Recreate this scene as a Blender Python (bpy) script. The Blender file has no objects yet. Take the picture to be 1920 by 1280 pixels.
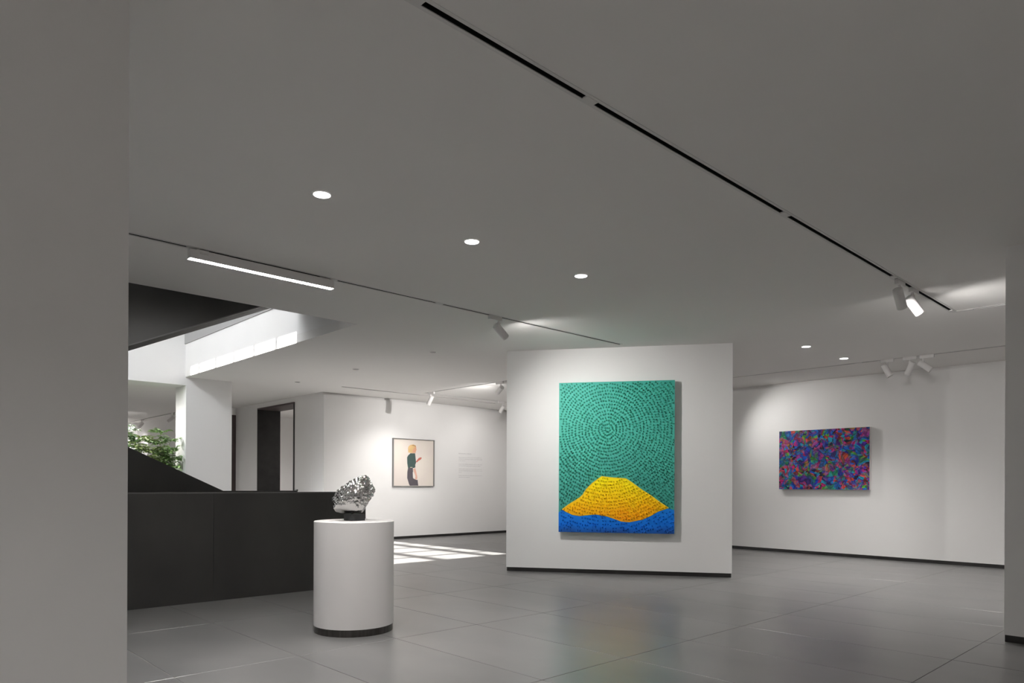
import bpy, bmesh, math, random
from mathutils import Vector, Matrix, noise

S = bpy.context.scene
COL = S.collection
PI = math.pi
# World axes follow the building: x along the stair guard, y into the depth, z up.
H = 1.15          # eye height
C = 2.926         # ceiling height

# ------------------------------------------------------------------ camera
TH = math.radians(46.54)
R_ = Vector((math.sin(TH), -math.cos(TH), 0)); F_ = Vector((math.cos(TH), math.sin(TH), 0)); U_ = Vector((0, 0, 1))
ROLL = 0.004225
cam_d = bpy.data.cameras.new('camera'); cam = bpy.data.objects.new('camera', cam_d); COL.objects.link(cam)
cam_d.sensor_width = 36; cam_d.lens = 1321.1 / 1920 * 36; cam_d.shift_y = 268.04 / 1920
rr = (R_ + U_ * ROLL).normalized(); uu = (U_ - R_ * ROLL).normalized(); bb = -F_
cam.matrix_world = Matrix(((rr.x, uu.x, bb.x, 0), (rr.y, uu.y, bb.y, 0), (rr.z, uu.z, bb.z, H), (0, 0, 0, 1)))
cam_d.clip_start = 0.05
S.camera = cam

# ------------------------------------------------------------------ world, sun, exposure
w = bpy.data.worlds.new('sky'); S.world = w; w.use_nodes = True
bgn = w.node_tree.nodes['Background']; bgn.inputs[0].default_value = (0.93, 0.97, 1.0, 1); bgn.inputs[1].default_value = 15.8
sun_d = bpy.data.lights.new('sun', 'SUN'); sun_d.energy = 30; sun_d.angle = math.radians(0.53); sun_d.color = (1, 0.97, 0.93)
SUN = Vector((3.86, 0.2, -2.926))
sun = bpy.data.objects.new('sun', sun_d); COL.objects.link(sun); sun.location = (-6, 9, 12)
sun.rotation_euler = SUN.to_track_quat('-Z', 'Y').to_euler()
S.view_settings.view_transform = 'Standard'; S.view_settings.look = 'None'
S.view_settings.exposure = 0.4; S.view_settings.gamma = 1.0; S.view_settings.use_curve_mapping = False
S.cycles.max_bounces = 10; S.cycles.diffuse_bounces = 6; S.cycles.glossy_bounces = 5
S.cycles.sample_clamp_indirect = 6.0
S.cycles.use_denoising = True

# ------------------------------------------------------------------ helpers
ORIG = []
class MB:
    def __init__(self): self.v = []; self.f = []
    def quad(self, a, b, c, d):
        n = len(self.v); self.v += [tuple(a), tuple(b), tuple(c), tuple(d)]; self.f.append((n, n+1, n+2, n+3))
    def box(self, x0, x1, y0, y1, z0, z1, M=None):
        n = len(self.v)
        p = [(x0,y0,z0),(x1,y0,z0),(x1,y1,z0),(x0,y1,z0),(x0,y0,z1),(x1,y0,z1),(x1,y1,z1),(x0,y1,z1)]
        if M is not None: p = [tuple(M @ Vector(q)) for q in p]
        self.v += p
        self.f += [tuple(n+i for i in q) for q in ((0,3,2,1),(4,5,6,7),(0,1,5,4),(1,2,6,5),(2,3,7,6),(3,0,4,7))]
        return self
    def cyl(self, p0, p1, r0, r1=None, n=24, cap0=True, cap1=True):
        r1 = r0 if r1 is None else r1
        p0 = Vector(p0); p1 = Vector(p1); d = (p1-p0).normalized()
        a = d.orthogonal().normalized(); b = d.cross(a); k = len(self.v)
        for p, r in ((p0, r0), (p1, r1)):
            for i in range(n):
                t = 2*PI*i/n; self.v.append(tuple(p + (a*math.cos(t) + b*math.sin(t))*r))
        for i in range(n):
            j = (i+1) % n; self.f.append((k+i, k+j, k+n+j, k+n+i))
        if cap0: self.f.append(tuple(k+i for i in reversed(range(n))))
        if cap1: self.f.append(tuple(k+n+i for i in range(n)))
        return self
    def lathe(self, cx, cy, prof, n=64):
        k = len(self.v); m = len(prof)
        for (r, z) in prof:
            for i in range(n):
                t = 2*PI*i/n; self.v.append((cx+r*math.cos(t), cy+r*math.sin(t), z))
        for q in range(m-1):
            for i in range(n):
                j = (i+1) % n; self.f.append((k+q*n+i, k+q*n+j, k+(q+1)*n+j, k+(q+1)*n+i))
        self.f.append(tuple(k+i for i in reversed(range(n)))); self.f.append(tuple(k+(m-1)*n+i for i in range(n)))
        return self
    def prism(self, pts, fr, bk):
        """pts: 2D outline; fr/bk map (u,v) to the front and the back 3D point"""
        n = len(pts); k = len(self.v)
        self.v += [tuple(fr(*p)) for p in pts] + [tuple(bk(*p)) for p in pts]
        self.f.append(tuple(k+i for i in range(n))); self.f.append(tuple(k+n+i for i in reversed(range(n))))
        for i in range(n):
            j = (i+1) % n; self.f.append((k+i, k+n+i, k+n+j, k+j))
        return self
    def build(self, name, mat, parent=None, smooth=False, tri=False):
        off = parent.get('_o', (0, 0, 0)) if parent else (0, 0, 0)
        me = bpy.data.meshes.new(name)
        me.from_pydata([(x-off[0], y-off[1], z-off[2]) for x, y, z in self.v], [], self.f)
        bm = bmesh.new(); bm.from_mesh(me); bmesh.ops.recalc_face_normals(bm, faces=bm.faces)
        bm.to_mesh(me); bm.free()
        if mat: me.materials.append(mat)
        if smooth:
            for p in me.polygons: p.use_smooth = True
            me.set_sharp_from_angle(angle=math.radians(35))
        o = bpy.data.objects.new(name, me); COL.objects.link(o)
        if parent: o.parent = parent; o['_o'] = tuple(off); ORIG.append(o)
        return o

def thing(name, label, cat, loc=(0, 0, 0), group=None, kind=None):
    o = bpy.data.objects.new(name, None); COL.objects.link(o); o.location = loc
    o['_o'] = tuple(loc); ORIG.append(o); o['label'] = label; o['category'] = cat
    o.empty_display_size = 0.05
    if group: o['group'] = group
    if kind: o['kind'] = kind
    return o
def tag(o, label, cat=None, group=None, kind=None):
    o['label'] = label
    if cat: o['category'] = cat
    if group: o['group'] = group
    if kind: o['kind'] = kind
    return o

# ------------------------------------------------------------------ materials
def sl(c):
    return tuple(((x/255)/12.92 if x/255 <= 0.04045 else ((x/255+0.055)/1.055)**2.4) for x in c)
def mat(name, col, rough=0.5, metal=0.0, spec=0.5, emit=None, estr=0.0):
    m = bpy.data.materials.new(name); m.use_nodes = True
    b = m.node_tree.nodes['Principled BSDF']
    b.inputs['Base Color'].default_value = (*col, 1); b.inputs['Roughness'].default_value = rough
    b.inputs['Metallic'].default_value = metal; b.inputs['Specular IOR Level'].default_value = spec
    if emit: b.inputs['Emission Color'].default_value = (*emit, 1); b.inputs['Emission Strength'].default_value = estr
    return m
def nodes(m): return m.node_tree.nodes, m.node_tree.links, m.node_tree.nodes['Principled BSDF']
def noisy(m, c1, c2, scale=3, detail=5, bump=0.0, bscale=None, rough=None, stretch=None, bdist=0.01):
    N, L, b = nodes(m)
    tc = N.new('ShaderNodeTexCoord'); mp = N.new('ShaderNodeMapping')
    L.new(tc.outputs['Object'], mp.inputs[0])
    if stretch: mp.inputs['Scale'].default_value = stretch
    n = N.new('ShaderNodeTexNoise'); n.inputs['Scale'].default_value = scale; n.inputs['Detail'].default_value = detail
    L.new(mp.outputs[0], n.inputs['Vector'])
    r = N.new('ShaderNodeValToRGB'); r.color_ramp.elements[0].position = 0.3; r.color_ramp.elements[1].position = 0.7
    r.color_ramp.elements[0].color = (*c1, 1); r.color_ramp.elements[1].color = (*c2, 1)
    L.new(n.outputs['Fac'], r.inputs[0]); L.new(r.outputs[0], b.inputs['Base Color'])
    if rough:
        q = N.new('ShaderNodeMapRange'); q.inputs['To Min'].default_value = rough[0]; q.inputs['To Max'].default_value = rough[1]
        L.new(n.outputs['Fac'], q.inputs[0]); L.new(q.outputs[0], b.inputs['Roughness'])
    if bump:
        n2 = N.new('ShaderNodeTexNoise'); n2.inputs['Scale'].default_value = bscale or scale*8; n2.inputs['Detail'].default_value = 4
        L.new(mp.outputs[0], n2.inputs['Vector'])
        bp = N.new('ShaderNodeBump'); bp.inputs['Strength'].default_value = bump; bp.inputs['Distance'].default_value = bdist
        L.new(n2.outputs['Fac'], bp.inputs['Height']); L.new(bp.outputs[0], b.inputs['Normal'])
    return m

M_WALL = noisy(mat('white_plaster', (.8,.79,.78), 0.75, spec=0.25), (.795,.782,.772), (.815,.803,.792), 1.2, 3, 0.03, 60)
M_CEIL = noisy(mat('ceiling_paint', (.8,.79,.78), 0.85, spec=0.2), (.785,.765,.745), (.80,.78,.76), 0.8, 3)
M_BASE = noisy(mat('black_baseboard', (.015,.014,.014), 0.4), (.012,.011,.011), (.025,.023,.022), 6, 4)
M_GROUT = mat('grout', (.46,.455,.45), 0.85, spec=0.2)
M_STEEL = noisy(mat('blackened_steel', (.03,.03,.03), 0.34, spec=0.5), (.030,.029,.028), (.052,.050,.047), 1.6, 6, 0.05, 26, rough=(0.3, 0.46), stretch=(1, 1, .6))
M_SOFFIT = noisy(mat('matte_dark_steel', (.03,.03,.03), .7, spec=.15), (.035,.034,.033), (.055,.053,.05), 1.6, 6, rough=(.65, .8))
M_STEELG = noisy(mat('grey_steel', (.10,.10,.10), 0.4), (.09,.088,.085), (.14,.137,.133), 2.5, 5, rough=(.35, .5))
M_WHITE = mat('white_metal', (.74,.72,.71), 0.45)
M_TRIM = mat('track_trim', (.66,.645,.63), 0.5)
M_BLACK = mat('track_black', (.004,.004,.004), 0.6)
M_DARKGAP = mat('shadow_gap', (.06,.058,.057), 0.9)
M_LIT = mat('lamp_diffuser', (1,1,1), 0.5, emit=(1,.985,.96), estr=14)
M_LIN = mat('linear_diffuser', (1,1,1), 0.5, emit=(1,.98,.96), estr=95)
M_LIT2 = mat('spot_lens', (1,1,1), 0.5, emit=(1,.985,.96), estr=10)
M_OFF = mat('dark_lens', (.03,.03,.03), 0.2)
M_CHROME = mat('chrome', (.74,.73,.72), 0.05, 1.0)
M_BROWN = noisy(mat('brown_panel', (.07,.05,.05), 0.5), (.06,.042,.042), (.085,.06,.058), 3, 4)

M_TILE = mat('slate_tile', (.14,.14,.14), 0.3, spec=1.0)
def tile_mat():
    N, L, b = nodes(M_TILE)
    g = N.new('ShaderNodeNewGeometry'); mp = N.new('ShaderNodeMapping'); mp.inputs['Scale'].default_value = (1, .55, 1)
    L.new(g.outputs['Position'], mp.inputs[0])
    n = N.new('ShaderNodeTexNoise'); n.inputs['Scale'].default_value = 2.2; n.inputs['Detail'].default_value = 3; n.inputs['Roughness'].default_value = .5
    L.new(mp.outputs[0], n.inputs['Vector'])
    oi = N.new('ShaderNodeObjectInfo')
    ad = N.new('ShaderNodeMath'); ad.operation = 'MULTIPLY_ADD'; ad.inputs[1].default_value = .10
    L.new(oi.outputs['Random'], ad.inputs[0]); L.new(n.outputs['Fac'], ad.inputs[2])
    r = N.new('ShaderNodeValToRGB'); r.color_ramp.elements[0].position = .3; r.color_ramp.elements[1].position = .78
    r.color_ramp.elements[0].color = (.138,.137,.135,1); r.color_ramp.elements[1].color = (.19,.186,.182,1)
    L.new(ad.outputs[0], r.inputs[0]); L.new(r.outputs[0], b.inputs['Base Color'])
    q = N.new('ShaderNodeMapRange'); q.inputs['To Min'].default_value = .285; q.inputs['To Max'].default_value = .305
    L.new(n.outputs['Fac'], q.inputs[0]); L.new(q.outputs[0], b.inputs['Roughness'])
tile_mat()

# ------------------------------------------------------------------ floor with stone tiles
A0, TA, B0, TB = 1.42, 0.783, 1.38, 1.507
fl = MB().box(-4.2, 12.2, -4.2, 23.2, -0.12, -0.0035).build('floor', M_GROUT)
tag(fl, 'dark grey stone tiled gallery floor with pale joints', 'floor', kind='structure')
g = 0.0025
tm = MB(); x1 = TA-2*g; y1 = TB-2*g; e = .0012; zt = 0.0035
tm.v = [(0,0,0),(x1,0,0),(x1,y1,0),(0,y1,0),(0,0,zt-e),(x1,0,zt-e),(x1,y1,zt-e),(0,y1,zt-e),(e,e,zt),(x1-e,e,zt),(x1-e,y1-e,zt),(e,y1-e,zt)]
tm.f = [(0,1,5,4),(1,2,6,5),(2,3,7,6),(3,0,4,7),(4,5,9,8),(5,6,10,9),(6,7,11,10),(7,4,8,11),(8,9,10,11)]
tile0 = None
for i in range(-7, 14):
    for j in range(-3, 12):
        x = A0 + i*TA; y = B0 + j*TB
        if x > 11.9 or (j >= 8 and (x > 6.8 or x < 1.0)): continue
        if (x+TA)*math.cos(TH) + (y+TB)*math.sin(TH) < -0.6: continue
        if tile0 is None: o = tile0 = tm.build('tile', M_TILE)
        else: o = bpy.data.objects.new('tile', tile0.data); COL.objects.link(o)
        o.parent = fl; o.location = (x+g, y+g, -0.0035)

# ------------------------------------------------------------------ ceiling with the stair void and recessed slots
TW = 0.015
VOID = (-3.5, 4.14, 6.88, 12.36)
TRACKS = [('x', 2.12, -2.5, 8.19), ('y', 8.2, -3.0, 2.135), ('x', 5.525, -2.5, 7.12), ('y', 10.62, -3.0, 9.5),
          ('y', 8.21, 7.2, 11.1), ('x', 11.11, 8.195, 11.0), ('y', 6.04, 18.0, 22.6)]
holes = [VOID, (6.6, 10.4, 11.46, 11.535)]
for ax, c, p, q in TRACKS:
    holes.append((p, q, c-TW, c+TW) if ax == 'x' else (c-TW, c+TW, p, q))
def slab(name, rect, z0, z1, holes, m):
    xs = sorted({rect[0], rect[1], *[h[0] for h in holes], *[h[1] for h in holes]})
    ys = sorted({rect[2], rect[3], *[h[2] for h in holes], *[h[3] for h in holes]})
    def solid(i, j):
        if i < 0 or j < 0 or i >= len(xs)-1 or j >= len(ys)-1: return False
        x = (xs[i]+xs[i+1])/2; y = (ys[j]+ys[j+1])/2
        return not any(h[0] < x < h[1] and h[2] < y < h[3] for h in holes)
    b = MB(); idx = {}
    def V(i, j, k):
        if (i, j, k) not in idx:
            idx[(i, j, k)] = len(b.v); b.v.append((xs[i], ys[j], z1 if k else z0))
        return idx[(i, j, k)]
    for i in range(len(xs)-1):
        for j in range(len(ys)-1):
            if not solid(i, j): continue
            b.f.append((V(i,j,0), V(i,j+1,0), V(i+1,j+1,0), V(i+1,j,0)))
            b.f.append((V(i,j,1), V(i+1,j,1), V(i+1,j+1,1), V(i,j+1,1)))
            if not solid(i-1, j): b.f.append((V(i,j,0), V(i,j,1), V(i,j+1,1), V(i,j+1,0)))
            if not solid(i+1, j): b.f.append((V(i+1,j,0), V(i+1,j+1,0), V(i+1,j+1,1), V(i+1,j,1)))
            if not solid(i, j-1): b.f.append((V(i,j,0), V(i+1,j,0), V(i+1,j,1), V(i,j,1)))
            if not solid(i, j+1): b.f.append((V(i,j+1,0), V(i,j+1,1), V(i+1,j+1,1), V(i+1,j+1,0)))
    return b.build(name, m)
ce = slab('ceiling', (-4.2, 12.2, -4.2, 23.2), C, C+0.10, holes, M_CEIL)
tag(ce, 'smooth pale grey plaster ceiling with slots and stair opening', 'ceiling', kind='structure')
# upper storey: slab edge round the void, upper walls, roof with the skylight
up = MB()
up.box(-4.2, 12.2, -4.2, 6.88, C+.101, 3.475); up.box(4.14, 12.2, 6.88, 12.33, C+.101, 3.475)
up.box(-4.2, -3.5, 6.88, 12.33, C+.101, 3.475); up.box(-4.2, 12.2, 12.83, 23.2, C+.101, 3.2)
tag(up.build('floor_upper', M_WALL), 'white edge of the upper storey slab around the stair void', 'slab', kind='structure')
RZ = 6.3
SKY = (-3.4, -0.15, 8.08, 11.85)
tag(slab('ceiling_upper', (-4.2, 8.4, 4.6, 13.0), RZ, RZ+.15, [SKY], M_WALL), 'white roof high above the stair with a skylight opening', 'roof', kind='structure')
uw = MB(); uw.box(-4.2, -4.0, 4.6, 12.33, 3.475, RZ); uw.box(8.2, 8.4, 4.6, 12.33, 3.475, RZ); uw.box(-4.0, .5, 4.4, 4.6, 3.475, RZ); uw.box(3.2, 8.2, 4.4, 4.6, 3.475, RZ); uw.box(.5, 3.2, 4.4, 4.6, 3.475, 4.6); uw.box(.5, 3.2, 4.4, 4.6, 5.6, RZ); uw.box(4.92, 8.2, 12.33, 12.83, 3.475, RZ)
tag(uw.build('wall_upper', M_WALL), 'white walls of the storey above the stair', 'wall', kind='structure')
sk = thing('window_1', 'skylight grid of dark bars over the stair', 'skylight', (SKY[0], SKY[2], RZ+.02), kind='structure')
for x in (-0.81, -1.81, -2.81):
    MB().box(x-.045, x+.045, SKY[2], SKY[3], RZ+.02, RZ+.12).build('mullion', M_STEELG, sk)
for k in range(5):
    y = 8.68 + .7*k
    MB().box(SKY[0], SKY[1], y-.04, y+.04, RZ+.02, RZ+.10).build('transom', M_STEELG, sk)
w2 = thing('window_2', 'upper storey window with grey frame high opposite the stair', 'window', (1.85, 4.5, 4.6), kind='structure')  # opening added out of view to brighten the pier and void walls
for q_ in ((.5, .54, 4.6, 5.6), (3.16, 3.2, 4.6, 5.6), (1.83, 1.87, 4.64, 5.56)): MB().box(q_[0], q_[1], 4.45, 4.55, q_[2], q_[3]).build('jamb', M_STEELG, w2)
for z_ in (4.6, 5.56): MB().box(.54, 3.16, 4.45, 4.55, z_, z_+.04).build('rail', M_STEELG, w2)
pe2 = bpy.data.lights.new('window_portal', 'AREA'); pe2.shape = 'RECTANGLE'; pe2.size = 2.7; pe2.size_y = 1.0; pe2.cycles.is_portal = True
pw2 = bpy.data.objects.new('window_portal', pe2); COL.objects.link(pw2); pw2.location = (1.85, 4.39, 5.1); pw2.rotation_euler = (PI/2, 0, PI)
pd = bpy.data.lights.new('sky_portal', 'AREA'); pd.shape = 'RECTANGLE'; pd.size = SKY[1]-SKY[0]; pd.size_y = SKY[3]-SKY[2]; pd.cycles.is_portal = True
po = bpy.data.objects.new('sky_portal', pd); COL.objects.link(po); po.location = ((SKY[0]+SKY[1])/2, (SKY[2]+SKY[3])/2, RZ+.16)

# ------------------------------------------------------------------ walls
BH = 0.052
def wall(name, label, boxes, m=M_WALL):
    b = MB()
    for q in boxes: b.box(*q)
    return tag(b.build(name, m), label, 'wall', kind='structure')
GAP = 0.05
wall('wall_left', 'plain grey-white wall at the left edge, nearest the viewer', [(-4.0, .70, 2.64, 2.95, 0, C)])
wall('wall_near_right', 'narrow grey wall at the right edge with black baseboard', [(6.25, 6.6, -4.0, 1.28, BH, C), (6.262, 6.59, -4.0, 1.268, 0, BH)])
wall('wall_right', 'long white wall on the right behind the multicoloured abstract canvas', [(11.8, 12.0, -4.0, 12.36, BH, C-GAP), (11.865, 12.0, -4.0, 12.36, C-GAP, C), (11.812, 12, -4, 12.36, 0, BH)])
wall('wall_back', 'white wall at the back behind the framed photograph', [(6.71, 11.8, 12.36, 12.86, BH, C-GAP), (6.71, 11.87, 12.425, 12.86, C-GAP, C), (6.722, 11.8, 12.372, 12.86, 0, BH)])
wall('wall_corridor', 'white corridor wall around the dark steel doorway', [(6.71, 7.21, 12.861, 13.58, 0, C), (6.71, 7.21, 15.34, 16.6, 0, C), (6.71, 7.21, 13.58, 15.34, 2.82, C)])
wall('wall_atrium', 'tall white pier and wall over the planted opening beside the stair',
     [(4.15, 4.92, 12.33, 12.83, 0, C), (-3.5, 4.15, 12.33, 12.83, 2.789, C), (-3.5, 0.9, 12.33, 12.83, 0, 2.789), (-4.2, 4.92, 12.33, 12.83, C, RZ)])
wall('wall_inner_end', 'white wall at the far end of the corridor', [(6.3, 7.2, 16.601, 23.0, 0, C), (-4.0, 6.3, 22.8, 23.0, 0, C)])
wall('wall_side_room', 'grey-white wall of the room beyond the doorway', [(9.2, 9.4, 12.86, 23.0, 0, C), (7.2, 9.2, 18.0, 18.2, 0, C)])
wall('wall_outer', 'plain white outer walls closing the gallery behind the viewer', [(-4.2, -4.0, -4.0, 23.0, 0, C), (-4.2, 12.2, -4.2, -4.0, 0, C), (12.0, 12.2, -4.0, 23.0, 0, C)])
# freestanding display wall, turned against the building grid
P1 = Vector((6.41, 6.87, 0)); P2 = Vector((8.04, 4.49, 0)); DV = (P2-P1).normalized(); NV = Vector((DV.y, -DV.x, 0)); FL = (P2-P1).length
MF = Matrix(((DV.x, -NV.x, 0, P1.x), (DV.y, -NV.y, 0, P1.y), (0, 0, 1, 0), (0, 0, 0, 1)))
fw = MB().box(0, FL, 0, .32, BH, C, MF)
tag(fw.build('wall_display', M_WALL), 'freestanding white display wall carrying the green and yellow mountain painting', 'wall', kind='structure')
def base(name, label, boxes, M=None):
    b = MB()
    for q in boxes: b.box(*q, M)
    return tag(b.build(name, M_BASE), label, 'baseboard', kind='structure')
base('baseboard_display', 'black recessed baseboard of the freestanding display wall', [(.008, FL-.008, .008, .312, 0, BH)], MF)
base('baseboard_right', 'black baseboard along the long white right wall', [(11.804, 11.812, -4, 12.36, 0, BH)])
base('baseboard_back', 'black baseboard under the framed photograph wall', [(6.714, 11.8, 12.364, 12.372, 0, BH)])
base('baseboard_near_right', 'black baseboard on the narrow wall at the right edge', [(6.254, 6.262, -4, 1.276, 0, BH), (6.262, 6.596, 1.268, 1.276, 0, BH)])
# dark steel lining of the doorway
dr = thing('door_1', 'dark steel lined doorway in the white corridor wall', 'doorway', (6.71, 14.46, 0), kind='structure')
MB().box(6.69, 7.22, 15.315, 15.345, 0, 2.8).build('jamb', M_BASE, dr)
MB().box(6.69, 7.22, 13.575, 13.605, 0, 2.8).build('jamb', M_BASE, dr)
MB().box(6.69, 7.22, 13.575, 15.345, 2.795, 2.825).build('lintel_lining', M_BROWN, dr)
tr = MB().box(6.3, 6.71, 16.57, 16.6, 0, 2.76).build('trim_1', M_BROWN)
tag(tr, 'dark brown panel glimpsed at the end of the corridor', 'panel', kind='structure')
tag(MB().box(4.125, 4.139, 8.31, 12.329, 3.475, 4.55).build('trim_2', mat('galvanised_guard', (.34,.335,.33), .5)), 'grey steel guard along the upper landing edge', 'guard', kind='structure')
# air slot
vt = thing('air_slot', 'long narrow ventilation slot in the ceiling before the back wall', 'vent', (8.5, 11.5, C))
MB().box(6.6, 10.4, 11.46, 11.535, C+.06, C+.07).build('duct_back', M_DARKGAP, vt)
MB().box(6.6, 10.4, 11.495, 11.499, C+.03, C+.055).build('vane', M_DARKGAP, vt)

# ------------------------------------------------------------------ recessed lighting tracks
def track(ax, c, p, q, label, covers=()):
    def bx(b, u0, u1, v0, v1, z0, z1): return b.box(u0, u1, v0, v1, z0, z1) if ax == 'x' else b.box(v0, v1, u0, u1, z0, z1)
    t = thing('lighting_track', label, 'track', ((p+q)/2, c, C) if ax == 'x' else (c, (p+q)/2, C), 'recessed lighting tracks')
    ch = MB()
    bx(ch, p, q, c-TW, c-TW+.003, C+.001, C+.035); bx(ch, p, q, c+TW-.003, c+TW, C+.001, C+.035); bx(ch, p, q, c-TW, c+TW, C+.03, C+.036)
    ch.build('channel', M_BLACK, t)
    for s in (-1, 1):
        tb = MB(); bx(tb, p, q, *sorted((c+s*TW, c+s*(TW+.018))), C-.0025, C-.0002); tb.build('trim_strip', M_TRIM, t)
    for u0, u1 in covers:
        cb = MB(); bx(cb, u0, u1, c-TW-.004, c+TW+.004, C-.004, C+.004); cb.build('joint_cover', M_TRIM, t)
    return t
LB = ['long black ceiling track running from the top edge to the right-hand spotlights', 'short ceiling track turning off beside the narrow right-edge wall',
      'thin ceiling track carrying the linear lamp and ending at the display wall', 'ceiling track along the right wall above three white spotlights',
      'ceiling track behind the display wall, running towards the back wall', 'ceiling track close in front of the back wall', 'ceiling track in the far room behind the plants']
CV = [((1.50, 1.545), (2.457, 2.534), (4.417, 4.511), (6.423, 6.512), (8.10, 8.19)), ((1.95, 2.135),), ((1.86, 1.95), (3.02, 3.12), (4.2, 4.28)), ((3.9, 4.0),), (), (), ()]
for k, (ax, c, p, q) in enumerate(TRACKS): track(ax, c, p, q, LB[k], CV[k])

# ------------------------------------------------------------------ lamps
def light(kind, name, parent, loc, aim, power, **kw):
    d = bpy.data.lights.new(name, kind); d.energy = power; d.color = kw.get('color', (1, .975, .95))
    if kind == 'SPOT': d.spot_size = math.radians(kw.get('size', 60)); d.spot_blend = kw.get('blend', .8); d.shadow_soft_size = kw.get('radius', .03)
    o = bpy.data.objects.new(name, d); COL.objects.link(o)
    off = Vector(parent['_o']); o.parent = parent; o.location = Vector(loc)-off
    o.rotation_euler = Vector(aim).to_track_quat('-Z', 'Y').to_euler()
    return o
def track_spot(x, y, ax, aim, label, power=0, size=60, blend=.8, group='white track spotlights', drop=.085, length=.185, r=.041, shift=.05, spill=0):
    t = thing('track_spotlight', label, 'spotlight', (x, y, C), group)
    hl, hw = .085, .017
    b = MB()
    if ax == 'x': b.box(x-hl, x+hl, y-hw, y+hw, C-.042, C-.001)
    else: b.box(x-hw, x+hw, y-hl, y+hl, C-.042, C-.001)
    b.build('adapter', M_WHITE, t)
    px, py = (x+shift, y) if ax == 'x' else (x, y+shift)
    piv = Vector((px, py, C-drop)); d = Vector(aim).normalized()
    MB().cyl((px, py, C-.042), (px, py, C-drop+.012), .011, n=12).build('stem', M_WHITE, t, True)
    side = d.cross(Vector((0, 0, 1))).normalized()
    MB().cyl(piv-side*.016+Vector((0,0,.008)), piv+side*.016+Vector((0,0,.008)), .013, n=14).build('swivel', M_WHITE, t, True)
    upv = side.cross(d).normalized()
    c0 = piv - upv*(r-.006) - d*.03; c1 = c0 + d*length
    bd = MB(); bd.cyl(c0, c0+d*.006, r-.005, r, 32, True, False); bd.cyl(c0+d*.006, c1, r, r, 32, False, False)
    bd.cyl(c1, c1, r, r-.004, 32, False, False); bd.cyl(c1, c1-d*.03, r-.004, r-.012, 32, False, False)
    bo = bd.build('body', M_WHITE, t, True)
    MB().cyl(c1-d*.031, c1-d*.029, r-.011, n=28).build('lens', M_LIT2 if power else M_OFF, bo)
    if power: light('SPOT', 'spot_light', t, c1-d*.018, d, power, size=size, blend=blend, radius=.014)
    if spill: light('SPOT', 'spill_light', t, c1+d*.004, d, spill, size=172, blend=.6, radius=.03)
    return t
# onto the mountain painting
tgt = P1 + DV*1.5 + Vector((0, 0, 1.3))
track_spot(4.98, 5.525, 'x', tgt-Vector((5.05, 5.525, 2.8)), 'white cylinder spotlight on the thin track aimed at the mountain painting', 118, 105, 1, spill=14)
# pair on the long track
track_spot(6.62, 2.12, 'x', (.66, .0, -.75), 'nearer, shaded of the two paired spotlights by the right edge', 50, 88, .9, shift=-.02, spill=20)
track_spot(6.98, 2.12, 'x', (.55, -.35, -.72), 'farther, brightly lit of the two paired spotlights by the right edge', 60, 80, .9, shift=-.04, spill=45)
# three on the right wall track
track_spot(10.62, 3.56, 'y', (.10, -.45, -.9), 'leftmost of the three spotlights over the right wall', 0, shift=0)
track_spot(10.62, 3.27, 'y', (.15, .45, -.9), 'middle of the three spotlights over the right wall', 60, 70, 1, shift=0)
track_spot(10.62, 3.06, 'y', (.05, -.78, -.62), 'rightmost of the three spotlights over the right wall', 0, 70, 1, shift=.05)
track_spot(10.62, 6.35, 'y', Vector((11.8, 5.0, 1.55))-Vector((10.62, 6.35, 2.8)), 'spotlight hidden behind the display wall lighting the abstract canvas', 46, 105, .9)
# back area
track_spot(8.21, 8.98, 'y', (1.0, 3.3, -1.4), 'white spotlight on the back track next to the display wall edge', 205, 92, 1, spill=6, shift=-.03)
track_spot(8.21, 10.93, 'y', (-.05, .55, -.8), 'small white spotlight in front of the back wall, above the framed photograph', 60, 90, 1, shift=.03)
track_spot(10.2, 11.11, 'x', (.1, .75, -.62), 'spotlight behind the display wall lighting the wall text', 14, 110, 1)  # hidden lamp put in to lift the back wall
# far room
track_spot(6.04, 18.9, 'y', (-.6, .5, -.6), 'dark little spotlight at the pier side of the far room track', 90, 120, 1)
track_spot(6.04, 21.4, 'y', (-.3, .7, -.6), 'white spotlight at the far end of the room behind the plants', 90, 120, 1)

def downlight(x, y, label, on, power=0, size=125):
    t = thing('downlight', label, 'downlight', (x, y, C), 'lit recessed downlights' if on else 'unlit recessed downlights')
    rg = MB(); n = 40; k = []
    rg.lathe(x, y, [(.058, C-.0002), (.060, C-.003), (.052, C-.004), (.050, C-.0015)], n)
    rg.f = rg.f[:-2]; rg.build('ring', M_WHITE, t, True)
    if on:
        MB().cyl((x, y, C-.0035), (x, y, C-.001), .0505, n=40).build('diffuser', M_LIT, t)
        light('SPOT', 'down_light', t, (x, y, C-.012), (0, 0, -1), power, size=size, blend=1, radius=.045)
    else:
        MB().cyl((x-.008, y, C-.0022), (x-.008, y, C-.001), .044, n=32).build('baffle', M_OFF, t)
for (x, nm, pw) in ((2.124, 'largest round lit downlight, nearest the viewer at upper left', 240), (3.328, 'second round lit downlight, in the middle of the row of three', 38),
                (4.541, 'third round lit downlight, farthest of the row of three', 70), (8.905, 'lit downlight right of the display wall, left of its neighbour', 150), (10.106, 'small lit downlight nearest the right wall', 130)):
    downlight(x, 3.95, nm, True, pw)
BL = ['lit downlight beside the viewer, behind the near left wall', 'lit downlight straight above the viewer', 'lit downlight in the rear left corner behind the viewer', 'lit downlight directly behind the viewer', 'lit downlight right of the viewer, before the near right wall', 'lit downlight hidden behind the narrow right-edge wall']
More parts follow.
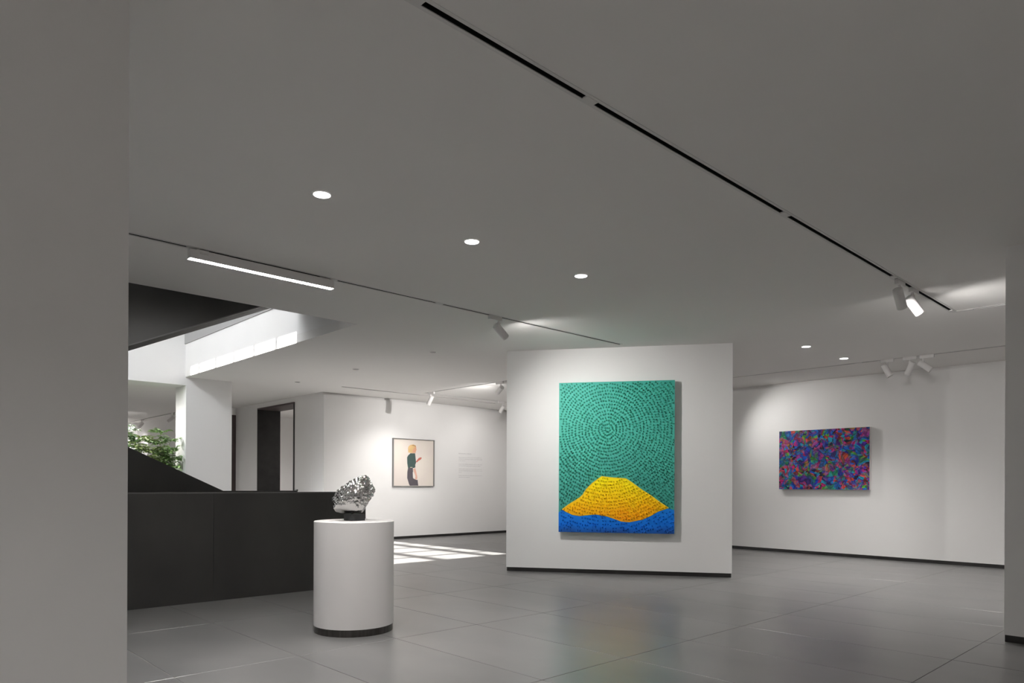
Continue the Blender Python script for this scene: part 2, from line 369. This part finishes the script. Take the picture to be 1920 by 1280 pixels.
for k, (x, y) in enumerate(((-2.4, .4), (.2, .4), (-2.4, -2.4), (.2, -2.4), (3.4, -1.6), (9.0, .4))):  # unseen downlights added around the viewer as ambient fill
    downlight(x, y, BL[k], True, 145)
for x, y in ((3.0, 14.6), (2.0, 18.5)):  # extra lamps out of view, added to brighten corridor wall and far room
    downlight(x, y, 'lit downlight in the far room close behind the plants' if y < 16 else 'lit downlight deep in the far room', True, 330, 168)
for y, nm in ((7.62, 'unlit downlight left of the display wall, nearest of three'), (9.59, 'unlit downlight in the middle of the three dark ones'), (11.53, 'faint unlit downlight near the corridor, farthest of three')):
    downlight(5.75, y, nm, False)

# linear lamp on the thin track
ll = thing('linear_lamp', 'long glowing white linear lamp hanging under the thin ceiling track', 'lamp', (2.47, 5.525, C))
hs = MB().box(1.875, 3.075, 5.497, 5.553, 2.8405, 2.912).build('housing', M_WHITE, ll)
for x in (1.93, 2.95): MB().box(x, x+.09, 5.512, 5.538, 2.912, C-.004).build('adapter', M_WHITE, ll)
MB().box(1.95, 2.01, 5.494, 5.497, 2.885, 2.9).build('release_latch', M_TRIM, hs)
MB().box(1.879, 3.071, 5.5, 5.55, 2.8395, 2.8412).build('diffuser', M_LIN, hs)

# ------------------------------------------------------------------ staircase of blackened steel
st = thing('staircase', 'black steel staircase with solid guard panels under the bright void', 'staircase', (3.0, 7.7, 0))
GZ = 1.062
xs = [-2.3, -.65, .99, 2.62, 4.33]
for i in range(4):
    MB().box(xs[i]+.001, xs[i+1]-.001, 7.0, 7.03, 0, GZ-.012).build('guard_panel', M_STEEL, st)
MB().box(-2.3, 4.335, 6.997, 7.05, GZ-.012, GZ).build('guard_cap', M_STEELG, st)
MB().box(4.30, 4.33, 7.03, 7.10, 0, GZ-.012).build('guard_return', M_STEEL, st)
SL = .4655
slp = [(-.2, 0), (4.17, 0), (4.17, GZ), (3.235, GZ), (-.2, GZ+SL*3.435)]
MB().prism(slp, lambda u, v: (u, 8.35, v), lambda u, v: (u, 8.38, v)).build('sloped_guard', M_STEEL, st)
MB().cyl((4.16, 8.34, GZ+.004), (4.16, 8.40, GZ+.004), .012, n=14).build('end_knob', M_STEELG, st, True)
for k in range(10):
    z1 = .16*(k+1); x0 = 3.25-.344*k
    MB().box(x0-.36, x0, 8.40, 9.6, z1-.05, z1).build('step', M_STEEL, st)
MB().box(-1.6, -.19, 7.1, 9.6, 1.5, 1.6).build('landing', M_STEEL, st)
# upper flight: soffit, stringer, outer guard, steps
so = lambda a: 3.46 + .4637*(a-4.14)
ufl = [(-.25, so(-.25)), (4.138, so(4.138)), (4.138, so(4.138)+.04), (-.25, so(-.25)+.04)]
MB().prism(ufl, lambda u, v: (u, 7.13, v), lambda u, v: (u, 8.31, v)).build('soffit', M_SOFFIT, st)
og = [(-.25, so(-.25)), (4.138, so(4.138)), (4.138, so(4.138)+1.3), (-.25, so(-.25)+1.3)]
MB().prism(og, lambda u, v: (u, 7.10, v), lambda u, v: (u, 7.13, v)).build('upper_guard', M_STEEL, st)
eg = [(-.25, so(-.25)-.012), (4.138, so(4.138)-.012), (4.138, so(4.138)), (-.25, so(-.25))]
MB().prism(eg, lambda u, v: (u, 7.096, v), lambda u, v: (u, 7.125, v)).build('edge_strip', M_STEELG, st)
ig = [(-.25, so(-.25)+.04), (4.138, so(4.138)+.04), (4.138, so(4.138)+.22), (-.25, so(-.25)+.22)]
MB().prism(ig, lambda u, v: (u, 8.28, v), lambda u, v: (u, 8.31, v)).build('stringer', M_STEEL, st)
for k in range(12):
    x0 = -.15+.35*k; MB().box(x0, x0+.36, 7.131, 8.279, so(x0+.36)+.045, so(x0+.36)+.085).build('upper_step', M_STEEL, st)

# ------------------------------------------------------------------ pedestal and chrome rock
PX, PY, PR, PZ = 2.928, 4.90, .309, .86
pe = thing('pedestal', 'round white pedestal with dark steel foot ring carrying the chrome rock', 'pedestal', (PX, PY, 0))
M_PED = noisy(mat('pedestal_paint', (.74,.715,.705), .55), (.735,.71,.70), (.755,.73,.72), 2, 3)
MB().lathe(PX, PY, [(PR, .055), (PR, PZ-.004), (PR-.004, PZ)], 96).build('drum', M_PED, pe, True)
M_RING = noisy(mat('foot_steel', (.10,.095,.09), .28, 1.0), (.08,.075,.072), (.14,.13,.125), 9, 4, stretch=(4, 4, .3))
MB().lathe(PX, PY, [(PR-.006, 0), (PR-.006, .055)], 96).build('foot_ring', M_RING, pe, True)
sc = thing('rock_sculpture', 'crumpled chrome rock on a small black block, on the round pedestal', 'sculpture', (PX, PY, PZ))
q = .0595
MB().box(PX-q, PX+q, PY-q, PY+q, PZ, PZ+.052).build('plinth', mat('plinth_black', (.03,.031,.032), .5), sc)
MB().cyl((PX-.02, PY+.0, PZ+.052), (PX-.02, PY, PZ+.075), .012, n=12).build('pin', M_STEELG, sc, True)
ROCK = [(.096,1.219),(.108,1.192),(.168,1.109),(.156,1.09),(.105,1.007),(.072,.945),(.058,.922),(-.008,.930),(-.087,.922),(-.135,.93),(-.149,.945),(-.156,.964),(-.164,1.029),(-.145,1.065),(-.087,1.13),(-.022,1.174),(.018,1.199)]
rng = random.Random(5)
bm = bmesh.new(); cx, cz = 0.0, 1.06
for dep, scl in ((-.135, .42), (-.085, .84), (-.02, 1.0), (.05, .92), (.13, .5)):
    for (u, z) in ROCK:
        p = Vector((PX, PY, 0)) + R_*(cx+(u-cx)*scl*rng.uniform(.985, 1.03) + dep*.12) + F_*(dep+rng.uniform(-.02, .02)) + Vector((0, 0, cz+(z-cz)*scl*rng.uniform(.985, 1.03) + (.02 if dep < -.1 else 0)))
        bm.verts.new(p)
r = bmesh.ops.convex_hull(bm, input=bm.verts)
bmesh.ops.delete(bm, geom=[v for v in bm.verts if not v.link_faces], context='VERTS')
bmesh.ops.triangulate(bm, faces=bm.faces)
for _ in range(5):
    le = [e_ for e_ in bm.edges if e_.calc_length() > .008]
    if le: bmesh.ops.subdivide_edges(bm, edges=le, cuts=1); bmesh.ops.triangulate(bm, faces=bm.faces)
bm.normal_update()
ofs = {}
for v in bm.verts:
    c = v.co
    n1 = noise.noise(c*14); n2 = abs(noise.noise(c*30+Vector((3, 1, 7)))); n3 = abs(noise.noise(c*66))
    lowf = max(0, min(1, (c.z-.965)/.05))
    ofs[v] = v.normal*(.005*n1 + (.25+.75*lowf)*(.014*(n2-.2) + .0085*(n3-.2)))
for v, d in ofs.items(): v.co += d
zmin = min(v.co.z for v in bm.verts)
me = bpy.data.meshes.new('rock'); off = Vector((PX, PY, PZ))
for v in bm.verts: v.co -= off
bm.to_mesh(me); bm.free(); me.materials.append(M_CHROME)
for p in me.polygons: p.use_smooth = True
me.set_sharp_from_angle(angle=math.radians(28))
ro = bpy.data.objects.new('rock', me); COL.objects.link(ro); ro.parent = sc

# ------------------------------------------------------------------ mountain painting on the display wall
PW, PHh, PS, PZ0 = 1.466, 1.935, .715, .537
T0, T1 = .035, .085       # stand-off and front of the canvas from the wall
def W3(u, v, d): p = P1 + DV*(PS+u) + NV*d; return (p.x, p.y, PZ0+v)
pt = thing('mountain_painting', 'large relief painting of a yellow mountain under a teal sky above blue sea', 'painting', W3(PW/2, 0, 0))
def art_mat(name, stops, axis_scale, rough=.55):
    m = mat(name, (.5,.5,.5), rough, spec=.3); N, L, b = nodes(m)
    g_ = N.new('ShaderNodeNewGeometry'); sp = N.new('ShaderNodeSeparateXYZ'); L.new(g_.outputs['Position'], sp.inputs[0])
    mr = N.new('ShaderNodeMapRange'); mr.inputs['From Min'].default_value = PZ0+axis_scale[0]; mr.inputs['From Max'].default_value = PZ0+axis_scale[1]
    nz = N.new('ShaderNodeTexNoise'); nz.inputs['Scale'].default_value = 3.5; nz.inputs['Detail'].default_value = 5
    L.new(g_.outputs['Position'], nz.inputs['Vector'])
    ma = N.new('ShaderNodeMath'); ma.operation = 'MULTIPLY_ADD'; ma.inputs[1].default_value = .5; L.new(nz.outputs['Fac'], ma.inputs[0])
    L.new(sp.outputs['Z'], mr.inputs[0]); L.new(mr.outputs[0], ma.inputs[2])
    sb = N.new('ShaderNodeMath'); sb.operation = 'SUBTRACT'; sb.inputs[1].default_value = .25; L.new(ma.outputs[0], sb.inputs[0])
    rp = N.new('ShaderNodeValToRGB'); L.new(sb.outputs[0], rp.inputs[0])
    rp.color_ramp.elements[0].position = stops[0][0]; rp.color_ramp.elements[0].color = (*sl(stops[0][1]), 1)
    rp.color_ramp.elements[1].position = stops[-1][0]; rp.color_ramp.elements[1].color = (*sl(stops[-1][1]), 1)
    for ps, cl in stops[1:-1]: el = rp.color_ramp.elements.new(ps); el.color = (*sl(cl), 1)
    L.new(rp.outputs[0], b.inputs['Base Color'])
    return m
M_TEAL = art_mat('paint_teal', [(0, (68,162,148)), (.5, (74,178,160)), (1, (68,174,158))], (.3, 1.935))
M_TEALD = art_mat('paint_teal_lips', [(0, (60,154,140)), (.5, (72,176,156)), (1, (74,184,160))], (.3, 1.935))
M_YEL = art_mat('paint_yellow', [(0, (255,172,0)), (.45, (255,212,0)), (1, (255,240,0))], (.15, .72))
M_BLUE = art_mat('paint_blue', [(0, (30,74,150)), (.4, (0,116,222)), (1, (10,126,225))], (-.02, .26))
M_RIM = mat('paint_yellow_rim', sl((252,214,40)), .5)
MT = [(.047,.29),(.127,.354),(.261,.437),(.314,.483),(.359,.556),(.439,.637),(.501,.683),(.555,.721),(.688,.706),(.862,.694),(.937,.645),(1.044,.566),(1.178,.478),(1.284,.399),(1.396,.325)]
SEA = [(1.396,.323),(1.267,.279),(1.178,.224),(1.071,.174),(.911,.14),(.804,.147),(.697,.186),(.608,.212),(.483,.232),(.359,.221),(.27,.209),(.181,.223),(.11,.254),(.047,.288)]
fr = lambda d: (lambda u, v: W3(u, v, d))
can_o = MB().prism([(0,0),(PW,0),(PW,PHh),(0,PHh)], fr(T1), fr(T0)).build('canvas', M_TEAL, pt)
MB().prism([(.1,.1),(PW-.1,.1),(PW-.1,PHh-.1),(.1,PHh-.1)], fr(T0), fr(0)).build('hanging_frame', M_STEELG, pt)
mt_o = MB().prism(MT+SEA[1:-1], fr(T1+.005), fr(T1)).build('mountain', M_YEL, pt)
sea = [(0,0),(PW,0),(PW,.30),(1.425,.312)] + SEA + [(0,.253)]
sea_o = MB().prism(sea, fr(T1+.003), fr(T1)).build('sea', M_BLUE, pt)
rim = MB()
for i in range(len(MT)-1):
    a, b_ = Vector(MT[i]), Vector(MT[i+1]); n_ = Vector((-(b_-a).y, (b_-a).x)).normalized()*.005
    rim.prism([tuple(a-n_), tuple(b_-n_), tuple(b_+n_), tuple(a+n_)], fr(T1+.008), fr(T1))
rim.build('mountain_rim', M_RIM, mt_o)
def interp(poly, u):
    for i in range(len(poly)-1):
        (u0, v0), (u1, v1) = poly[i], poly[i+1]
        if min(u0, u1) <= u <= max(u0, u1): return v0+(v1-v0)*(u-u0)/(u1-u0)
    return None
def region(u, v):
    s_ = interp(SEA, u); m_ = interp(MT, u)
    if s_ is None: return 'sea' if v < (.27 if u < .1 else .305) else 'sky'
    if v < s_: return 'sea'
    if m_ is not None and v < m_: return 'mt'
    return 'sky'
# paint lips pulled up in rings round one centre
lips = {'sky': MB(), 'mt': MB(), 'sea': MB()}
rng = random.Random(3); CU, CVv = .625, 1.325
rad = .03
while rad < 1.75:
    st_ = .033 if rad > .12 else .026
    n = max(6, int(2*PI*rad/st_))
    ph = rng.random()*PI
    for k in range(n):
        t = ph + 2*PI*k/n + rng.uniform(-.15, .15)*st_/rad
        rj = rad+rng.uniform(-.007, .007)
        u = CU+rj*math.cos(t); v = CVv+rj*math.sin(t)
        if not (.012 < u < PW-.012 and .012 < v < PHh-.012): continue
        reg = region(u, v)
        if reg != region(u, v-.012) or reg != region(u, v+.012): continue
        if reg == 'sea' and rng.random() < .25: continue
        er = Vector((math.cos(t), math.sin(t))); et = Vector((-er.y, er.x))
        hgt = (.026 if reg != 'sea' else .020)*rng.uniform(.7, 1.2); w_ = .0115*rng.uniform(.75, 1.15)
        b0 = T1 + {'sky': 0, 'mt': .005, 'sea': .003}[reg]
        p = Vector((u, v)); M_ = lips[reg]; k0 = len(M_.v)
        # a tongue: base ring of four, raised tip leaning inwards
        for (a, c) in ((-.016, 0), (0, -w_), (.013, 0), (0, w_)):
            z = p+er*a+et*c; M_.v.append(W3(z.x, z.y, b0-.0005))
        for (a, c, hh) in ((-.006, -w_*.55, hgt*.95), (.001, 0, hgt), (-.006, w_*.55, hgt*.95)):
            z = p+er*a+et*c; M_.v.append(W3(z.x, z.y, b0+hh))
        M_.f += [(k0, k0+1, k0+4), (k0+1, k0+2, k0+5, k0+4), (k0+2, k0+3, k0+6, k0+5), (k0+3, k0, k0+6), (k0, k0+4, k0+6), (k0+4, k0+5, k0+6)]
    rad += .0425
for nm, mm, kk in (('sky_relief', M_TEALD, 'sky'), ('mountain_relief', M_YEL, 'mt'), ('sea_relief', M_BLUE, 'sea')):
    o = lips[kk].build(nm, mm, {'sky': can_o, 'mt': mt_o, 'sea': sea_o}[kk]); o['kind'] = 'stuff'

# ------------------------------------------------------------------ abstract canvas on the right wall
ab = thing('abstract_canvas', 'multicoloured abstract canvas with white sides on the right wall', 'painting', (11.8, 4.92, 1.09))
MB().box(11.722, 11.782, 4.183, 5.66, 1.09, 2.083).build('stretcher', M_WHITE, ab)
MB().box(11.782, 11.8, 4.3, 5.54, 1.2, 1.97).build('hanging_frame', M_STEELG, ab)
M_ABS = mat('abstract_paint', (.2,.2,.4), .5, spec=.3)
def abstract():
    N, L, b = nodes(M_ABS)
    g_ = N.new('ShaderNodeNewGeometry'); mp = N.new('ShaderNodeMapping'); L.new(g_.outputs['Position'], mp.inputs[0])
    wn = N.new('ShaderNodeTexNoise'); wn.inputs['Scale'].default_value = 5; wn.inputs['Detail'].default_value = 2; L.new(mp.outputs[0], wn.inputs['Vector'])
    vm = N.new('ShaderNodeVectorMath'); vm.operation = 'SCALE'; vm.inputs['Scale'].default_value = .22; L.new(wn.outputs['Color'], vm.inputs[0])
    va = N.new('ShaderNodeVectorMath'); L.new(mp.outputs[0], va.inputs[0]); L.new(vm.outputs[0], va.inputs[1])
    def layer(scale, seed, stops):
        of = N.new('ShaderNodeVectorMath'); L.new(va.outputs[0], of.inputs[0]); of.inputs[1].default_value = (seed, seed*.7, seed*1.3)
        vo = N.new('ShaderNodeTexVoronoi'); vo.inputs['Scale'].default_value = scale; L.new(of.outputs[0], vo.inputs['Vector'])
        sp = N.new('ShaderNodeSeparateColor'); L.new(vo.outputs['Color'], sp.inputs[0])
        rp = N.new('ShaderNodeValToRGB'); rp.color_ramp.interpolation = 'CONSTANT'
        rp.color_ramp.elements[0].position = 0; rp.color_ramp.elements[0].color = (*sl(stops[0]), 1)
        rp.color_ramp.elements[1].position = 1/len(stops); rp.color_ramp.elements[1].color = (*sl(stops[1]), 1)
        for k, c in enumerate(stops[2:]): el = rp.color_ramp.elements.new((k+2)/len(stops)); el.color = (*sl(c), 1)
        L.new(sp.outputs[0], rp.inputs[0]); return rp, vo
    r1, v1 = layer(10, 1.7, [(20,70,200), (90,40,130), (10,130,220), (180,50,60), (40,50,130), (50,150,60), (70,60,170), (10,90,140)])
    r2, v2 = layer(15, 5.1, [(30,60,200), (230,60,110), (60,190,60), (110,50,160), (20,150,220), (70,40,50), (240,110,60), (40,120,110), (50,50,140)])
    r3, v3 = layer(22, 9.3, [(90,60,190), (240,90,70), (20,110,220), (110,200,60), (220,40,130), (40,30,60), (30,170,200), (150,60,60)])
    m1 = N.new('ShaderNodeMix'); m1.data_type = 'RGBA'; m1.inputs[0].default_value = .5; L.new(r1.outputs[0], m1.inputs[6]); L.new(r2.outputs[0], m1.inputs[7])
    nn = N.new('ShaderNodeTexNoise'); nn.inputs['Scale'].default_value = 7; L.new(va.outputs[0], nn.inputs['Vector'])
    cr = N.new('ShaderNodeValToRGB'); cr.color_ramp.elements[0].position = .45; cr.color_ramp.elements[1].position = .6; L.new(nn.outputs['Fac'], cr.inputs[0])
    m2 = N.new('ShaderNodeMix'); m2.data_type = 'RGBA'; L.new(cr.outputs[0], m2.inputs[0]); L.new(m1.outputs[2], m2.inputs[6]); L.new(r3.outputs[0], m2.inputs[7])
    # dark cell lines
    ve = N.new('ShaderNodeTexVoronoi'); ve.feature = 'DISTANCE_TO_EDGE'; ve.inputs['Scale'].default_value = 12; L.new(va.outputs[0], ve.inputs['Vector'])
    ce_ = N.new('ShaderNodeMapRange'); ce_.inputs['From Max'].default_value = .16; ce_.inputs['To Min'].default_value = .35; ce_.inputs['To Max'].default_value = .85; L.new(ve.outputs['Distance'], ce_.inputs[0])
    m3 = N.new('ShaderNodeMix'); m3.data_type = 'RGBA'; m3.blend_type = 'MULTIPLY'; m3.inputs[0].default_value = 1; L.new(m2.outputs[2], m3.inputs[6]); L.new(ce_.outputs[0], m3.inputs[7])
    L.new(m3.outputs[2], b.inputs['Base Color'])
abstract()
MB().box(11.718, 11.722, 4.183, 5.66, 1.09, 2.083).build('painted_face', M_ABS, ab)

# ------------------------------------------------------------------ framed photograph on the back wall
FX, FZ, FWd, FHt, FY = 8.27, 1.102, 1.065, 1.005, 12.36
fp = thing('framed_photograph', 'framed photograph of a blonde woman in a dark green top, on the back wall', 'photograph', (FX+FWd/2, FY, FZ))
M_FR = mat('frame_grey', (.22,.215,.21), .4)
t_ = .010; D0, D1 = FY-.055, FY-.0005
for q_ in ((FX, FX+FWd, FZ, FZ+t_), (FX, FX+FWd, FZ+FHt-t_, FZ+FHt), (FX, FX+t_, FZ+t_, FZ+FHt-t_), (FX+FWd-t_, FX+FWd, FZ+t_, FZ+FHt-t_)):
    MB().box(q_[0], q_[1], D0, D1, q_[2], q_[3]).build('frame_bar', M_FR, fp)
M_PRINT = noisy(mat('print_background', (.7,.66,.63), .5), sl((222,210,204)), sl((228,220,208)), 2.2, 4)
pr_o = MB().box(FX+t_, FX+FWd-t_, FY-.015, FY-.001, FZ+t_, FZ+FHt-t_).build('print', M_PRINT, fp)
FIG = [('trousers', (94,88,94), .0008, [(.391,.379),(.391,.395),(.504,.407),(.517,.387),(.523,.321),(.517,.24),(.523,.174),(.605,.139),(.643,.139),(.66,.014),(.441,.014),(.416,.057),(.372,.178),(.376,.309)]),
       ('blouse', (70,90,86), .0012, [(.454,.703),(.573,.707),(.582,.646),(.592,.565),(.599,.505),(.58,.464),(.582,.403),(.517,.387),(.504,.407),(.391,.395),(.372,.49),(.368,.61),(.391,.651)]),
       ('belt', (205,195,170), .0016, [(.447,.408),(.507,.409),(.507,.394),(.447,.393)]),
       ('notebook', (235,228,220), .0014, [(.514,.306),(.555,.291),(.58,.21),(.567,.169),(.523,.174)]),
       ('arm', (222,176,158), .0018, [(.523,.371),(.58,.393),(.605,.312),(.63,.221),(.633,.17),(.605,.139),(.573,.149),(.586,.22),(.555,.291)]),
       ('hand', (200,110,96), .0018, [(.592,.52),(.62,.556),(.668,.608),(.731,.625),(.75,.61),(.718,.574),(.655,.542),(.624,.513)]),
       ('face', (230,172,138), .0014, [(.555,.848),(.599,.85),(.605,.81),(.611,.779),(.592,.748),(.592,.718),(.51,.713),(.504,.776),(.529,.807)]),
       ('hair', (226,190,134), .0018, [(.391,.812),(.41,.853),(.454,.88),(.529,.893),(.586,.875),(.599,.848),(.573,.847),(.555,.818),(.529,.802),(.504,.776),(.51,.715),(.454,.711),(.397,.717)]),
       ('hair_parting', (150,110,76), .0022, [(.47,.872),(.53,.879),(.575,.868),(.592,.848),(.58,.848),(.56,.862),(.52,.866)]),
       ('neck', (226,196,176), .0012, [(.45,.713),(.58,.713),(.57,.70),(.46,.70)])]
for nm, cc, dz, pts in FIG:
    m_ = noisy(mat('print_'+nm, sl(cc), .5), sl(tuple(x*.93 for x in cc)), sl(cc), 9, 3)
    MB().prism(pts, lambda u, v: (FX+u, FY-.015-dz, FZ+v), lambda u, v: (FX+u, FY-.0152, FZ+v)).build('printed_'+nm, m_, pr_o)

# wall text: lines too fine to read
wt = thing('wall_text', 'pale grey block of small printed wall text right of the photograph', 'wall text', (10.05, FY, 1.3))
M_TXT = mat('text_grey', (.56,.55,.545), .7)
rng = random.Random(11)
for z, frac, hh in ((1.838,.52,.02),(1.752,1,.014),(1.715,.99,.014),(1.678,.28,.014),(1.60,1,.014),(1.563,.95,.014),(1.49,1,.014),(1.453,1,.014),(1.416,.14,.014),(1.343,1,.014),(1.305,.46,.014)):
    b = MB(); x = 10.055; end = 10.055+.70*frac
    while x < end-.01:
        for _ in range(rng.randint(2, 8)):
            if x > end: break
            hgt = hh*rng.choice((.62, .62, .62, 1))
            b.box(x, x+.0035, FY-.0018, FY-.0002, z, z+hgt); b.box(x, x+.008, FY-.0018, FY-.0002, z, z+.0035)
            x += .0112
        x += .009
    b.build('text_line', M_TXT, wt)

# ------------------------------------------------------------------ plants in the opening behind the stair
def leaf_mat(name, c1, c2):
    m = noisy(mat(name, c1, .5, spec=.3), c1, c2, 9, 3); b = m.node_tree.nodes['Principled BSDF']
    b.inputs['Subsurface Weight'].default_value = 0; return m
M_LF = [leaf_mat('leaf_green', (.20,.34,.12), (.34,.50,.20)), leaf_mat('leaf_light', (.36,.48,.18), (.52,.60,.28)), leaf_mat('leaf_deep', (.16,.30,.11), (.28,.44,.18))]
M_STM = mat('cane_stem', (.20,.22,.09), .6); M_POT = noisy(mat('planter_grey', (.2,.2,.195), .6), (.18,.18,.175), (.24,.235,.23), 4, 4)
M_SOIL = noisy(mat('soil', (.04,.03,.02), .95), (.03,.022,.016), (.06,.045,.032), 30, 5)
def plant(x, y, seed, label, tops, mi):
    rg = random.Random(seed)
    t = thing('potted_plant', label, 'plant', (x, y, 0), 'green plants behind the stair')
    ob = MB(); ob.box(x-.2, x+.2, y-.16, y+.16, 0, .5); ob = ob.build('planter', M_POT, t)
    MB().box(x-.185, x+.185, y-.145, y+.145, .5, .515).build('soil', M_SOIL, ob)
    fo = MB()
    for (tx, ty, tz) in tops:
        p0 = Vector((x+rg.uniform(-.12, .12), y+rg.uniform(-.09, .09), .5)); p1 = Vector((tx, ty, tz))
        sm = MB(); prev = p0; N_ = 8; pts = []
        for k in range(1, N_+1):
            f = k/N_; q_ = p0.lerp(p1, f) + Vector((rg.uniform(-.012, .012), rg.uniform(-.012, .012), 0)); q_.x = p0.x+(p1.x-p0.x)*f**2.0
            sm.cyl(prev, q_, .009-.006*(k-1)/N_, .009-.006*k/N_, 7, False, False); prev = q_; pts.append(q_)
        sm.build('stem', M_STM, t, True)
        for q_ in pts[3:]:
            for _ in range(6):
                az = rg.uniform(0, 2*PI); bl = rg.uniform(.10, .22)
                dr_ = Vector((math.cos(az), math.sin(az)*.7, rg.uniform(-.05, .45))).normalized(); e_ = q_+dr_*bl; e_.x = min(e_.x, 4.08)
                fo.cyl(q_, e_, .0022, .0012, 4, False, False)
                for m_ in range(13):
                    s_ = q_.lerp(e_, .2+.8*m_/12); la = az+(1 if m_ % 2 else -1)*rg.uniform(.3, 1.0)
                    ld = Vector((math.cos(la), math.sin(la), rg.uniform(-.35, .12))).normalized(); L_ = rg.uniform(.06, .105)
                    if s_.x+ld.x*L_ > 4.12: continue
                    sd = ld.cross(Vector((0, 0, 1))).normalized()*L_*.22; sag = Vector((0, 0, -.012))
                    k0 = len(fo.v); md = s_+ld*L_*.45
                    fo.v += [tuple(s_), tuple(md+sd+Vector((0,0,.004))), tuple(s_+ld*L_+sag), tuple(md-sd+Vector((0,0,.004))), tuple(md-Vector((0,0,.003)))]
                    fo.f += [(k0, k0+1, k0+4), (k0+1, k0+2, k0+4), (k0+2, k0+3, k0+4), (k0+3, k0, k0+4)]
    o = fo.build('foliage', M_LF[mi], t); o['kind'] = 'stuff'
plant(3.92, 12.60, 1, 'deep green leafy plant close beside the white pier', [(3.98, 12.55, 1.88), (4.03, 12.6, 1.70), (3.84, 12.62, 2.0), (3.9, 12.5, 1.6), (3.78, 12.5, 1.82), (4.0, 12.45, 1.55)], 0)
plant(3.50, 12.58, 2, 'light green leafy plant in the middle of the planted opening', [(3.5, 12.55, 1.92), (3.62, 12.5, 1.85), (3.42, 12.6, 1.8), (3.58, 12.6, 1.66), (3.68, 12.65, 1.7), (3.45, 12.45, 1.72)], 1)
plant(3.12, 12.62, 3, 'leafy green plant at the left of the planted opening, partly hidden by the near wall', [(3.2, 12.6, 1.95), (3.36, 12.6, 2.0), (3.05, 12.6, 1.9), (3.3, 12.5, 1.75), (3.4, 12.5, 1.85)], 2)
pl = thing('plant_light', 'white spotlight above the plants in the far room', 'spotlight', (3.4, 13.6, C), 'white track spotlights')  # lamp put in out of view to brighten the foliage
MB().cyl((3.4, 13.6, C-.12), (3.4, 13.6, C-.001), .045, n=28).build('body', M_WHITE, pl, True)
MB().cyl((3.4, 13.6, C-.124), (3.4, 13.6, C-.1195), .038, n=28).build('lens', M_LIT2, pl)
light('SPOT', 'spot_light', pl, (3.4, 13.6, C-.13), (.08, -.75, -1), 200, size=120, blend=1)
# unseen lamp added to light the room beyond the doorway
sd_ = thing('surface_lamp', 'round white ceiling lamp of the room beyond the doorway', 'lamp', (8.2, 15.2, C))
MB().cyl((8.2, 15.2, C-.05), (8.2, 15.2, C-.001), .12, n=32).build('housing', M_WHITE, sd_, True)
MB().cyl((8.2, 15.2, C-.055), (8.2, 15.2, C-.049), .11, n=32).build('diffuser', M_LIT2, sd_)
light('SPOT', 'room_light', sd_, (8.2, 15.2, C-.07), (0, 0, -1), 200, size=160, blend=1, radius=.1)

for o in ORIG: del o['_o']
